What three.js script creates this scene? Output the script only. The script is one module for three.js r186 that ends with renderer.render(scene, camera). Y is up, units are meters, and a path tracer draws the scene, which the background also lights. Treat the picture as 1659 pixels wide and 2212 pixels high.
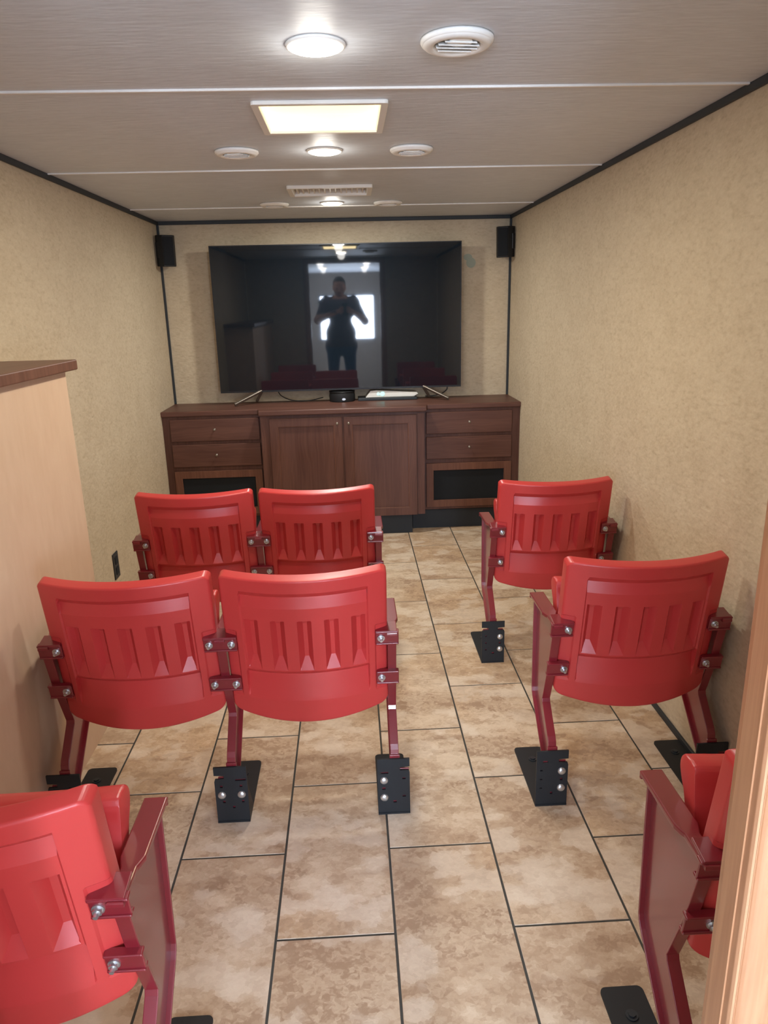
import * as THREE from 'three';
import { RoundedBoxGeometry } from 'three/addons/geometries/RoundedBoxGeometry.js';
import { RectAreaLightUniformsLib } from 'three/addons/lights/RectAreaLightUniformsLib.js';
import { MarchingCubes } from 'three/addons/objects/MarchingCubes.js';
import { mergeGeometries, mergeVertices, toCreasedNormals } from 'three/addons/utils/BufferGeometryUtils.js';

// ------------------------------------------------------------------ camera, sky, light, exposure
const scene = new THREE.Scene();
const renderer = new THREE.WebGLRenderer({ antialias: true });
renderer.toneMapping = THREE.LinearToneMapping;
renderer.toneMappingExposure = 1.33;
renderer.shadowMap.enabled = true;
RectAreaLightUniformsLib.init();

const camera = new THREE.PerspectiveCamera(2 * Math.atan(1106 / 1560.93) * 180 / Math.PI, 1659 / 2212, 0.01, 60);
camera.position.set(0, 1.5465, 0);
camera.rotation.set(-0.2804, -0.0416, -0.0244, 'YXZ');
scene.add(camera);

scene.background = new THREE.Color().setRGB(7.0, 8.6, 10.0);          // bright overcast sky outside the windows
function areaLight(x, y, z, w, h, color, intensity, towards) {
  const l = new THREE.RectAreaLight(color, intensity, w, h);
  l.position.set(x, y, z); l.lookAt(...towards); scene.add(l); return l;
}
const PUCK = 220, PUCK_SIDE = 0.05, ENTRY_PUCK = 45, SKYLIGHT = 15, DAY = 72;

// ------------------------------------------------------------------ measures of the room
const XL = -1.271, XR = 1.152, H = 2.115, ZB = -5.293, ZP = -0.68, ZR = 3.6, WT = 0.06;

// ------------------------------------------------------------------ helpers
let seed = 7;
const rnd = () => { seed = (seed * 1664525 + 1013904223) >>> 0; return seed / 4294967296; };
const hash = (x, y, s) => { let h = (x * 374761393 + y * 668265263 + s * 974634577) | 0; h = Math.imul(h ^ (h >>> 13), 1274126177); h ^= h >>> 16; return (h >>> 0) / 4294967296; };
const mod = (a, n) => ((a % n) + n) % n;
function vnoise(x, y, px, py, s) {
  const xi = Math.floor(x), yi = Math.floor(y); let fx = x - xi, fy = y - yi;
  fx = fx * fx * (3 - 2 * fx); fy = fy * fy * (3 - 2 * fy);
  const x0 = mod(xi, px), x1 = mod(xi + 1, px), y0 = mod(yi, py), y1 = mod(yi + 1, py);
  const a = hash(x0, y0, s), b = hash(x1, y0, s), c = hash(x0, y1, s), d = hash(x1, y1, s);
  return a + (b - a) * fx + (c - a) * fy + (a - b - c + d) * fx * fy;
}
function fbm(u, v, px, py, oct, s, gain = 0.5) {            // u, v in 0..1, tileable
  let t = 0, n = 0, a = 1;
  for (let i = 0; i < oct; i++) { t += a * vnoise(u * px, v * py, px, py, s + i * 17); n += a; a *= gain; px *= 2; py *= 2; }
  return t / n;
}
const clamp = (x, a = 0, b = 1) => Math.min(b, Math.max(a, x));
const sm = (a, b, x) => { const t = clamp((x - a) / (b - a)); return t * t * (3 - 2 * t); };
const mix3 = (a, b, t) => [a[0] + (b[0] - a[0]) * t, a[1] + (b[1] - a[1]) * t, a[2] + (b[2] - a[2]) * t];
function makeTex(w, h, fn, srgb = true) {
  const d = new Uint8Array(w * h * 4);
  for (let j = 0; j < h; j++) for (let i = 0; i < w; i++) {
    const c = fn((i + 0.5) / w, (j + 0.5) / h), k = (j * w + i) * 4;
    d[k] = clamp(c[0], 0, 255); d[k + 1] = clamp(c[1], 0, 255); d[k + 2] = clamp(c[2], 0, 255); d[k + 3] = 255;
  }
  const t = new THREE.DataTexture(d, w, h);
  t.wrapS = t.wrapT = THREE.RepeatWrapping; t.magFilter = THREE.LinearFilter; t.minFilter = THREE.LinearMipmapLinearFilter;
  if (srgb) t.colorSpace = THREE.SRGBColorSpace;
  t.needsUpdate = true; return t;
}
const taken = new Map();
function numbered(name) { const n = taken.get(name) ?? 0; taken.set(name, n + 1); return n ? `${name}_${String(n).padStart(3, '0')}` : name; }
function clean(g) {                                          // same attributes everywhere, so that pieces can be joined
  let r = g.index ? g.toNonIndexed() : g.clone();
  for (const k of Object.keys(r.attributes)) if (!['position', 'normal', 'uv'].includes(k)) r.deleteAttribute(k);
  if (!r.attributes.normal) r.computeVertexNormals();
  if (!r.attributes.uv) r.setAttribute('uv', new THREE.BufferAttribute(new Float32Array(r.attributes.position.count * 2), 2));
  return r;
}
// uv in metres, from the side a face looks to; turn swaps u and v
function meterUV(g, sx = 1, sy = 1, turn = false, ox = 0, oy = 0) {
  const p = g.attributes.position, n = g.attributes.normal, uv = new Float32Array(p.count * 2);
  for (let i = 0; i < p.count; i++) {
    const ax = Math.abs(n.getX(i)), ay = Math.abs(n.getY(i)), az = Math.abs(n.getZ(i));
    let u, v;
    if (ay >= ax && ay >= az) { u = p.getX(i); v = p.getZ(i); } else if (ax >= az) { u = p.getZ(i); v = p.getY(i); } else { u = p.getX(i); v = p.getY(i); }
    if (turn) [u, v] = [v, u];
    uv[2 * i] = u * sx + ox; uv[2 * i + 1] = v * sy + oy;
  }
  g.setAttribute('uv', new THREE.BufferAttribute(uv, 2)); return g;
}
function obj(name, geos, mat, parent = scene, opt = {}) {
  const list = (Array.isArray(geos) ? geos : [geos]).map(clean);
  const g = list.length > 1 ? mergeGeometries(list) : list[0];
  if (opt.uv !== false) meterUV(g, opt.sx ?? 1, opt.sy ?? 1, opt.turn, opt.ox, opt.oy);
  const m = new THREE.Mesh(g, mat);
  m.name = parent === scene ? numbered(name) : name;
  m.castShadow = m.receiveShadow = true; parent.add(m); return m;
}
function tag(o, label, category, group) { o.userData.label = label; o.userData.category = category; if (group) o.userData.group = group; return o; }
function thing(name, label, category, pos = [0, 0, 0], group) {
  const o = new THREE.Group(); o.name = numbered(name); o.position.set(...pos); scene.add(o); return tag(o, label, category, group);
}
function struct(name, geos, mat, opt) { const m = obj(name, geos, mat, scene, opt); m.userData.kind = 'structure'; return m; }
function structGroup(name) { const g = new THREE.Group(); g.name = numbered(name); g.userData.kind = 'structure'; scene.add(g); return g; }
const bx = (x0, x1, y0, y1, z0, z1) => { const g = new THREE.BoxGeometry(x1 - x0, y1 - y0, z1 - z0); g.translate((x0 + x1) / 2, (y0 + y1) / 2, (z0 + z1) / 2); return g; };
const rbx = (x0, x1, y0, y1, z0, z1, r = 0.003, seg = 2) => { const g = new RoundedBoxGeometry(x1 - x0, y1 - y0, z1 - z0, seg, r); g.translate((x0 + x1) / 2, (y0 + y1) / 2, (z0 + z1) / 2); return g; };
const cyl = (x, y, z, r, h, seg = 24, r2 = r) => { const g = new THREE.CylinderGeometry(r2, r, h, seg); g.translate(x, y, z); return g; };
function ext(pts, depth, o = {}) {                           // polygon in xy, drawn out along z
  const s = new THREE.Shape(pts.map(p => new THREE.Vector2(...p)));
  for (const h of o.holes ?? []) s.holes.push(new THREE.Path(h.map(p => new THREE.Vector2(...p))));
  const b = o.bevel ?? 0;
  return new THREE.ExtrudeGeometry(s, { depth, bevelEnabled: b > 0, bevelSize: b, bevelThickness: b, bevelOffset: -b, bevelSegments: o.seg ?? 2, curveSegments: 8 });
}
function orient(g) {                                         // faces outwards
  const r = clean(g), p = r.attributes.position.array; let v = 0;
  for (let i = 0; i < p.length; i += 9) v += p[i] * (p[i + 4] * p[i + 8] - p[i + 5] * p[i + 7]) - p[i + 1] * (p[i + 3] * p[i + 8] - p[i + 5] * p[i + 6]) + p[i + 2] * (p[i + 3] * p[i + 7] - p[i + 4] * p[i + 6]);
  if (v < 0) for (let i = 0; i < p.length; i += 9) for (let k = 0; k < 3; k++) { const t = p[i + 3 + k]; p[i + 3 + k] = p[i + 6 + k]; p[i + 6 + k] = t; }
  r.deleteAttribute('normal'); return toCreasedNormals(r, 0.6);
}
const rectPts = (x0, x1, y0, y1) => [[x0, y0], [x1, y0], [x1, y1], [x0, y1]];
function roundRect(x0, x1, y0, y1, r, n = 5, which = [1, 1, 1, 1]) {
  const out = [], c = [[x1 - r, y1 - r, 0], [x0 + r, y1 - r, 1], [x0 + r, y0 + r, 2], [x1 - r, y0 + r, 3]], q = [[x1, y1], [x0, y1], [x0, y0], [x1, y0]];
  c.forEach(([cx, cy, k], i) => { if (!which[i]) { out.push(q[i]); return; } for (let a = 0; a <= n; a++) { const t = (k + a / n) * Math.PI / 2; out.push([cx + r * Math.cos(t), cy + r * Math.sin(t)]); } });
  return out;
}
function lathe(prof, seg = 40) { return new THREE.LatheGeometry(prof.map(p => new THREE.Vector2(...p)), seg); }
function tube(pts, r, seg = 40, rad = 6) { return new THREE.TubeGeometry(new THREE.CatmullRomCurve3(pts.map(p => new THREE.Vector3(...p))), seg, r, rad); }

// ------------------------------------------------------------------ materials
const std = (o) => new THREE.MeshStandardMaterial(o), phy = (o) => new THREE.MeshPhysicalMaterial(o);
const paperTex = makeTex(1024, 1024, (u, v) => {                  // beige wall vinyl, flecked in short strokes (1.2 m)
  const a = fbm(u, v, 56, 110, 3, 11), b = fbm(u, v, 12, 14, 3, 31), c = fbm(u, v, 130, 260, 2, 51), t = (a - 0.5) * 1.0 + (b - 0.5) * 0.55 + (c - 0.5) * 0.5;
  const col = mix3([187, 170, 143], [205, 190, 163], clamp(0.5 + t * 0.85));
  return mix3(col, [163, 147, 120], clamp((0.38 - a) * 3.2) * 0.3);
});
const paperBump = makeTex(512, 512, (u, v) => { const g = 255 * clamp(0.5 + (fbm(u, v, 70, 130, 3, 71) - 0.5) * 1.6); return [g, g, g]; }, false);
const ceilTex = makeTex(1024, 1024, (u, v) => {                   // pale grey ceiling vinyl, combed sideways (1.2 m)
  const a = fbm(u, v, 28, 150, 3, 5), b = fbm(u, v, 8, 14, 3, 9), c = fbm(u, v, 60, 320, 2, 13);
  return mix3([199, 204, 209], [212, 217, 222], clamp(0.5 + (a - 0.5) * 1.1 + (b - 0.5) * 0.5 + (c - 0.5) * 0.6));
});
const ceilBump = makeTex(512, 512, (u, v) => { const g = 255 * clamp(0.5 + (fbm(u, v, 22, 110, 3, 3) - 0.5) * 1.6); return [g, g, g]; }, false);
function flecks(nx, ny, sd, colour) {                             // crisp stone flecks: cells of one tone each, tileable
  const cols = Array.from({ length: nx * ny }, (_, k) => colour((k % nx + 0.5) / nx, (Math.floor(k / nx) + 0.5) / ny, hash(k % nx, Math.floor(k / nx), sd + 5)));
  return (u, v) => {
    const x = u * nx, y = v * ny, xi = Math.floor(x), yi = Math.floor(y); let best = 9, at = 0;
    for (let j = -1; j <= 1; j++) for (let i = -1; i <= 1; i++) {
      const cx = mod(xi + i, nx), cy = mod(yi + j, ny), dx = xi + i + hash(cx, cy, sd) - x, dy = yi + j + hash(cx, cy, sd + 1) - y, d = dx * dx + dy * dy;
      if (d < best) { best = d; at = cy * nx + cx; }
    }
    return cols[at];
  };
}
const stone = (u, v, r, k) => {
  const big = fbm(u, v, 6, 11, 4, 151), mask = fbm(u, v, 7, 15, 4, 157), mid = fbm(u, v, 34, 56, 4, 171, 0.62), ochre = fbm(u, v, 4, 5, 3, 231), pale = fbm(u, v, 14, 20, 4, 251);
  let c = mix3([186, 162, 136], [207, 188, 164], clamp(0.5 + (big - 0.5) * 2.4));
  c = mix3(c, [193, 161, 126], sm(0.5, 0.68, ochre) * 0.55);
  const f = (mid - 0.5) * 1.5 + (r - 0.5) * k;
  c = mix3(c, f > 0 ? [218, 202, 180] : [163, 137, 112], clamp(Math.abs(f) * 2.4) * 0.6);
  c = mix3(c, [149, 121, 97], sm(0.5, 0.6, mask) * sm(0.46, 0.6, mid + (r - 0.5) * k * 0.7) * 0.75);
  return mix3(c, [222, 210, 193], sm(0.58, 0.68, pale) * 0.5);
};
const fleckA = flecks(150, 190, 501, (u, v, r) => stone(u, v, r, 0.6)), fleckB = flecks(330, 400, 601, (u, v, r) => stone(u, v, r, 0.5));
const tileTex = makeTex(2048, 2048, (u, v) => {                   // travertine print (1.83 m), drifting along u
  const wx = (fbm(u, v, 120, 140, 2, 101) - 0.5) * 0.008, wy = (fbm(u, v, 120, 140, 2, 131) - 0.5) * 0.006;
  const a = fleckA(mod(u + wx, 1), mod(v + wy, 1)), b = fleckB(mod(u + wx, 1), mod(v + wy, 1)), c = mix3(a, b, 0.4), g = (hash(Math.floor(u * 2048), Math.floor(v * 2048), 9) - 0.5) * 6;
  return [c[0] + g, c[1] + g, c[2] + g];
});
function woodTex(dark, light, s) {                                // grain along v (0.5 x 1 m)
  return makeTex(512, 1024, (u, v) => {
    const w = (fbm(u, v, 4, 3, 3, s) - 0.5) * 0.12, a = fbm(u + w, v, 60, 3, 3, s + 40), b = fbm(u + w, v, 10, 2, 3, s + 70), f = fbm(u, v, 200, 14, 2, s + 90);
    return mix3(dark, light, clamp(0.5 + (a - 0.5) * 0.9 + (b - 0.5) * 0.9 + (f - 0.5) * 0.5));
  });
}
const darkWoodTex = woodTex([83, 54, 46], [105, 72, 61], 301), frameTex = woodTex([92, 59, 47], [118, 80, 64], 331), oakTex = woodTex([164, 118, 86], [188, 143, 107], 401), capTex = woodTex([98, 66, 53], [122, 86, 71], 501);
const M = {
  paper: std({ map: paperTex, bumpMap: paperBump, bumpScale: 0.0012, roughness: 0.75 }),
  ceil: phy({ map: ceilTex, bumpMap: ceilBump, bumpScale: 0.0005, roughness: 0.5, specularIntensity: 0.7 }),
  tan: std({ map: makeTex(512, 512, (u, v) => mix3([202, 173, 146], [211, 184, 158], fbm(u, v, 40, 12, 4, 61))), roughness: 0.7 }),
  grout: std({ color: 0x403f3a, roughness: 0.9 }),
  tile: phy({ map: tileTex, roughness: 0.48, specularIntensity: 0.6 }),
  black: std({ color: 0x23272c, roughness: 0.5 }),
  blackTrim: std({ color: 0x2a2f33, roughness: 0.55 }),
  seam: std({ color: 0xe2e0da, roughness: 0.4 }),
  white: std({ color: 0xe9e8e2, roughness: 0.45 }),
  red: phy({ color: 0xbd3a39, roughness: 0.36, specularIntensity: 1 }),
  redMetal: phy({ color: 0x761522, roughness: 0.4, clearcoat: 0.9, clearcoatRoughness: 0.14 }),
  steel: std({ color: 0xcfd3d6, metalness: 0.9, roughness: 0.3 }),
  darkSteel: std({ color: 0x1d2125, roughness: 0.55, metalness: 0.2 }),
  wood: phy({ map: darkWoodTex, roughness: 0.42, specularIntensity: 0.6 }),
  frame: phy({ map: frameTex, roughness: 0.4, specularIntensity: 0.6 }),
  cap: phy({ map: capTex, roughness: 0.42 }),
  oak: phy({ map: oakTex, roughness: 0.35, clearcoat: 0.35, clearcoatRoughness: 0.25 }),
  toe: std({ color: 0x1c2228, roughness: 0.6 }),
  cloth: std({ color: 0x14181d, roughness: 0.95 }),
  knob: std({ color: 0x9a938a, metalness: 0.85, roughness: 0.35 }),
  screen: phy({ color: 0x131c24, roughness: 0.03, ior: 1.55 }),
  bezel: std({ color: 0x0c0d10, roughness: 0.4 }),
  champagne: std({ color: 0x7d756c, metalness: 0.7, roughness: 0.35 }),
  speaker: std({ color: 0x16191d, roughness: 0.65 }),
  led: std({ color: 0x9fe8e4, emissive: 0x7fe8e0, emissiveIntensity: 1.6, roughness: 0.4 }),
  puck: std({ color: 0xfff6e0, emissive: 0xfff0cc, emissiveIntensity: 14, roughness: 0.4 }),
  lens: std({ color: 0xf0e2b0, emissive: 0xfff2c0, emissiveIntensity: 0.9, roughness: 0.5 }),
  sage: std({ color: 0x9fa695, roughness: 0.8 }),
  glass: phy({ color: 0xffffff, transmission: 1, thickness: 0, roughness: 0, ior: 1.5 }),
  entryWall: std({ color: 0x8c8177, roughness: 0.8 }),
};
const PUV = { sx: 1 / 1.2, sy: 1 / 1.2 };

// ------------------------------------------------------------------ the room: floor of tiles
const T = 0.3048, X0 = -0.2402, GAP = 0.0064;
{
  const floor = structGroup('floor');
  obj('grout_bed', bx(XL, XR, -0.05, -0.0015, ZB, ZP + 0.05), M.grout, floor);
  for (let k = -4; k <= 4; k++) {
    const a = mod(k, 2) === 0 ? 1.4754 : 1.7768;                 // half-bond
    for (let i = -2; i < 6; i++) {
      const x0 = Math.max(X0 + k * T + GAP / 2, XL + 0.002), x1 = Math.min(X0 + (k + 1) * T - GAP / 2, XR - 0.002);
      const z1 = Math.min(-(a + i * 2 * T) - GAP / 2, ZP + 0.045), z0 = Math.max(-(a + (i + 1) * 2 * T) + GAP / 2, -4.95);
      if (z1 - z0 < 0.02 || x1 - x0 < 0.02) continue;
      const c = 0.0007, g = ext(rectPts(x0, x1, -z1, -z0), 0.006, { bevel: c, seg: 1 });
      g.rotateX(-Math.PI / 2); g.translate(0, -0.0066, 0);
      const f = rnd() < 0.5 ? 1 : -1, h = rnd() < 0.5 ? 1 : -1;
      obj('tile', g, M.tile, floor, { sx: f / 1.83, sy: h / 1.83, ox: rnd(), oy: rnd() });
    }
  }
  struct('floor_entry', bx(XL, XR, -0.05, 0, ZP + 0.05, ZR), std({ color: 0xb7a58e, roughness: 0.6 }));
}
// walls
struct('wall_left', bx(XL - WT, XL, -0.05, H + 0.1, ZB - WT, ZP), M.paper, PUV);
struct('wall_right', bx(XR, XR + WT, -0.05, H + 0.1, ZB - WT, ZP), M.paper, PUV);
struct('wall_back', bx(XL, XR, -0.05, H + 0.1, ZB - WT, ZB), M.paper, PUV);
// wall with the doorway the picture is taken through
const DX0 = -0.477, DX1 = 0.4175, DTOP = 2.06, PT = 0.03;
{
  const s = ext([[XL, 0], [DX0 - 0.01, 0], [DX0 - 0.01, DTOP - 0.002], [DX1 + 0.01, DTOP - 0.002], [DX1 + 0.01, 0], [XR, 0], [XR, H + 0.1], [XL, H + 0.1]], PT - 0.008);
  s.translate(0, 0, ZP + 0.004); struct('wall_front', s, M.paper, PUV);
  const liner = ext([[DX0 - 0.02, 0], [DX0, 0], [DX0, DTOP - 0.012], [DX1, DTOP - 0.012], [DX1, 0], [DX1 + 0.02, 0], [DX1 + 0.02, DTOP + 0.01], [DX0 - 0.02, DTOP + 0.01]], PT, {});
  liner.translate(0, 0, ZP);
  // casing boards with a rounded face, both sides of the opening and across the head
  const prof = [[0, 0], [0.07, 0], [0.07, 0.008], [0.068, 0.0105], [0.06, 0.0115], [0.0565, 0.0105], [0.0555, 0.0085], [0.0535, 0.0085], [0.052, 0.0115], [0.044, 0.0145], [0.033, 0.016], [0.022, 0.0155], [0.013, 0.013], [0.0105, 0.0115], [0.0095, 0.0095], [0.008, 0.0095], [0.007, 0.012], [0.005, 0.0138], [0.0025, 0.0132], [0.0006, 0.011], [0, 0.009]];
  const side = (x, sgn, zf, dir) => { const g = ext(prof.map(([a, b]) => [sgn * a, dir * b]), DTOP, {}); g.rotateX(-Math.PI / 2); g.scale(1, 1, -1); g.translate(x, 0, zf); return g; };
  const head = (zf, dir) => bx(DX0 - 0.07, DX1 + 0.07, DTOP - 0.006, DTOP + 0.05, Math.min(zf, zf + dir * 0.014), Math.max(zf, zf + dir * 0.014));
  const fix = orient;
  struct('trim_door_casing', [liner, ...[[ZP + PT, 1], [ZP, -1]].flatMap(([z, d]) => [fix(side(DX1 + 0.002, 1, z, d)), fix(side(DX0 - 0.002, -1, z, d)), head(z, d)])], M.oak, { sx: 2, sy: 1 });
}
// ceiling panels, joint strips and trims
const SEAMS = [-0.995, -2.213, -3.43, -4.647];
const SK = { x0: -0.238, x1: 0.118, z0: -2.70, z1: -2.352 }, AV = { x0: -0.256, x1: 0.119, z0: -4.13, z1: -3.885 };
{
  const c = structGroup('ceiling'), edges = [ZP + 0.05, ...SEAMS, ZB];
  for (let i = 0; i + 1 < edges.length; i++) {
    const hole = [SK, AV].filter(h => h.z1 < edges[i] && h.z0 > edges[i + 1]).map(h => rectPts(h.x0, h.x1, -h.z1, -h.z0));
    const g = ext(rectPts(XL, XR, -edges[i], -edges[i + 1] - 0), 0.012, { holes: hole });
    g.rotateX(-Math.PI / 2); g.translate(0, H, 0);
    obj('ceiling_panel', g, M.ceil, c, PUV);
  }
  for (const z of SEAMS) obj('joint_strip', rbx(XL + 0.012, XR - 0.012, H - 0.006, H + 0.002, z - 0.006, z + 0.006, 0.0025), M.seam, c);
  obj('roof_deck', bx(XL - WT, XR + WT, H + 0.1, H + 0.14, ZB - WT, ZR), M.entryWall, c);
  const b = 0.024;
  struct('trim_ceiling_left', rbx(XL, XL + 0.012, H - b, H, ZB, ZP, 0.003), M.blackTrim);
  struct('trim_ceiling_right', rbx(XR - 0.012, XR, H - b, H, ZB, ZP, 0.003), M.blackTrim);
  struct('trim_ceiling_back', rbx(XL + 0.012, XR - 0.012, H - b, H, ZB, ZB + 0.012, 0.003), M.blackTrim);
  struct('trim_corner_left', rbx(XL, XL + 0.016, 0.888, H - b, ZB, ZB + 0.012, 0.003), M.blackTrim);
  struct('trim_corner_right', rbx(XR - 0.016, XR, 0.888, H - b, ZB, ZB + 0.012, 0.003), M.blackTrim);
  struct('baseboard_right', rbx(XR - 0.012, XR, 0, 0.021, -4.92, ZP, 0.003), M.blackTrim);
  struct('baseboard_left', rbx(XL, XL + 0.012, 0, 0.026, -4.92, -2.62, 0.003), M.blackTrim);
}
// low wall with a wooden cap along the left side
{
  const XBW = -0.984, ZE = -2.585, YT = 1.35;
  struct('wall_left_low', bx(XL, XBW, 0, YT, ZE, ZP), M.tan, { sx: 1, sy: 1 });
  struct('trim_low_wall_cap', [rbx(XL, XBW + 0.028, YT, YT + 0.035, ZE - 0.05, ZP, 0.005)], M.cap, { sx: 2, sy: 1 });
}
// room behind the doorway, with the window that the television mirrors
{
  const WX0 = -0.5, WX1 = 0.47, WY0 = 0.94, WY1 = 1.70;
    for (const [name, x] of [['wall_entry_right', XR], ['wall_entry_left', XL - WT]]) {
    const rg = ext([[-ZR, 0], [0.63, 0], [0.63, H + 0.1], [-ZR, H + 0.1]], WT, { holes: [rectPts(-2.6, -1.9, 0.85, 1.75)] }); rg.rotateY(Math.PI / 2); rg.translate(x, 0, 0);
    struct(name, rg, M.entryWall);
  }
  const w = ext(rectPts(XL, XR, 0, H + 0.1), WT, { holes: [rectPts(WX0, WX1, WY0, WY1)] }); w.translate(0, 0, ZR);
  struct('wall_entry_back', w, M.entryWall);
  struct('ceiling_entry', bx(XL, XR, H, H + 0.012, ZP + 0.05, ZR), M.ceil, PUV);
  const win = structGroup('window_1');
  obj('window_frame', [ext(rectPts(WX0 - 0.03, WX1 + 0.03, WY0 - 0.03, WY1 + 0.03), 0.02, { holes: [rectPts(WX0 + 0.02, WX1 - 0.02, WY0 + 0.02, WY1 - 0.02)] }).translate(0, 0, ZR - 0.02)], M.black, win);
  obj('pane', bx(WX0, WX1, WY0, WY1, ZR + 0.03, ZR + 0.034), M.glass, win);
  areaLight((WX0 + WX1) / 2, (WY0 + WY1) / 2, ZR - 0.03, WX1 - WX0, WY1 - WY0, 0xd6e6ff, DAY, [(WX0 + WX1) / 2, (WY0 + WY1) / 2, 0]);
  for (const [name, x, d] of [['window_2', XR, 1], ['window_3', XL, -1]]) {
    const w2 = structGroup(name), fr = ext(rectPts(-2.63, -1.87, 0.82, 1.78), 0.02, { holes: [rectPts(-2.58, -1.92, 0.87, 1.73)] }); fr.rotateY(Math.PI / 2); fr.translate(d > 0 ? x - 0.02 : x, 0, 0);
    obj('window_frame', fr, M.black, w2);
    obj('pane', bx(x + d * 0.032 - 0.002, x + d * 0.032 + 0.002, 0.85, 1.75, 1.9, 2.6), M.glass, w2);
    areaLight(x - d * 0.03, 1.3, 2.25, 0.7, 0.9, 0xd6e6ff, DAY, [0, 1.3, 2.25]);
  }
}

// ------------------------------------------------------------------ ceiling fittings
function puckLight(x, z, label, power = PUCK, group = 'round lights down the middle of the ceiling') {
  const t = thing('puck_light', label, 'ceiling light', [x, H, z], group);
  obj('rim', lathe([[0.062, 0], [0.068, 0], [0.069, -0.003], [0.067, -0.006], [0.064, -0.0075], [0.062, -0.007], [0.062, 0]]), M.white, t);
  obj('lens', lathe([[0, -0.001], [0.062, -0.001], [0.062, -0.006], [0.057, -0.01], [0.045, -0.0135], [0.025, -0.016], [0.0001, -0.017]]), M.puck, t);
  areaLight(x, H - 0.021, z, 0.1, 0.1, 0xfffbf4, power, [x, 0, z + 1e-4]);
  const p = new THREE.PointLight(0xfffbf4, PUCK_SIDE); p.position.set(x, H - 0.05, z); p.castShadow = true; p.shadow.radius = 2; scene.add(p);
}
puckLight(-0.052, -1.87, 'large round lit ceiling light nearest the top of the picture', 180);
puckLight(-0.067, -3.036, 'round lit ceiling light just past the square glowing skylight', 240);
puckLight(-0.069, -4.50, 'small round lit ceiling light farthest back, closest to the television', 440);
for (const [x, z, w] of [[-0.36, 0.3, 'left one just past the doorway'], [0.28, 0.3, 'right one just past the doorway'], [-0.36, 1.6, 'left one farther behind the photographer'], [0.28, 1.6, 'right one farther behind the photographer']]) puckLight(x, z, `round ceiling light of the entry room, ${w}`, ENTRY_PUCK, 'round lights in the room behind the doorway');

function airVent(x, z, turn, label) {
  const t = thing('air_vent', label, 'air vent', [x, H, z], 'round white air vents in the ceiling');
  obj('outer_ring', lathe([[0.05, 0], [0.082, 0], [0.083, -0.006], [0.08, -0.011], [0.0775, -0.0115], [0.0765, -0.0125], [0.074, -0.016], [0.067, -0.018], [0.057, -0.0175], [0.052, -0.014], [0.052, 0], [0.05, 0]]), M.white, t);
  const core = new THREE.Group(); core.name = 'louvre_core'; core.rotation.y = turn; t.add(core);
  obj('duct', lathe([[0.0001, -0.001], [0.05, -0.001], [0.05, -0.003], [0.0001, -0.003]]), std({ color: 0x6d7271, roughness: 0.8 }), core);
  for (let i = -1; i <= 2; i++) {
    const zz = i * 0.02 - 0.008, half = Math.sqrt(0.0485 ** 2 - zz * zz), g = rbx(-half, half, -0.0012, 0.0012, -0.01, 0.01, 0.001, 1);
    g.rotateX(0.75); g.translate(0, -0.013, zz); obj('slat', g, M.white, core);
  }
  const d = lathe([[0.0001, 0], [0.028, 0], [0.028, -0.004], [0.0001, -0.006]]); d.translate(0, -0.012, 0.026); obj('dial', d, M.white, core);
}
airVent(0.267, -1.843, 0.1, 'largest white round air vent, right of the nearest ceiling light');
airVent(-0.399, -3.028, -0.15, 'white round air vent left of the second ceiling light');
airVent(0.265, -3.027, 0.05, 'white round air vent right of the second ceiling light');
airVent(-0.400, -4.51, 0, 'small far white air vent left of the farthest ceiling light');
airVent(0.255, -4.52, 0, 'small far white air vent right of the farthest ceiling light');

function well(t, h, up, mat) {                               // four inner sides of a recess
  const w = 0.004;
  return obj('recess', [bx(h.x0, h.x0 + w, H - 0.004, H + up, h.z0, h.z1), bx(h.x1 - w, h.x1, H - 0.004, H + up, h.z0, h.z1), bx(h.x0 + w, h.x1 - w, H - 0.004, H + up, h.z0, h.z0 + w), bx(h.x0 + w, h.x1 - w, H - 0.004, H + up, h.z1 - w, h.z1)], mat, t);
}
{
  const t = thing('skylight', 'square ceiling skylight glowing pale yellow in a white frame', 'skylight');
  const g = ext(roundRect(SK.x0 - 0.022, SK.x1 + 0.022, -SK.z1 - 0.022, -SK.z0 + 0.022, 0.012), 0.007, { holes: [rectPts(SK.x0, SK.x1, -SK.z1, -SK.z0)], bevel: 0.002 }); g.rotateX(-Math.PI / 2); g.translate(0, H - 0.009, 0);
  obj('frame', g, M.white, t);
  well(t, SK, 0.055, M.lens);
  obj('lens', rbx(SK.x0 + 0.004, SK.x1 - 0.004, H + 0.045, H + 0.055, SK.z0 + 0.004, SK.z1 - 0.004, 0.002), M.lens, t);
  const cx = (SK.x0 + SK.x1) / 2, cz = (SK.z0 + SK.z1) / 2;
  areaLight(cx, H - 0.012, cz, SK.x1 - SK.x0 - 0.03, SK.z1 - SK.z0 - 0.03, 0xffe6b0, SKYLIGHT, [cx, 0, cz + 1e-4]);
}
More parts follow.
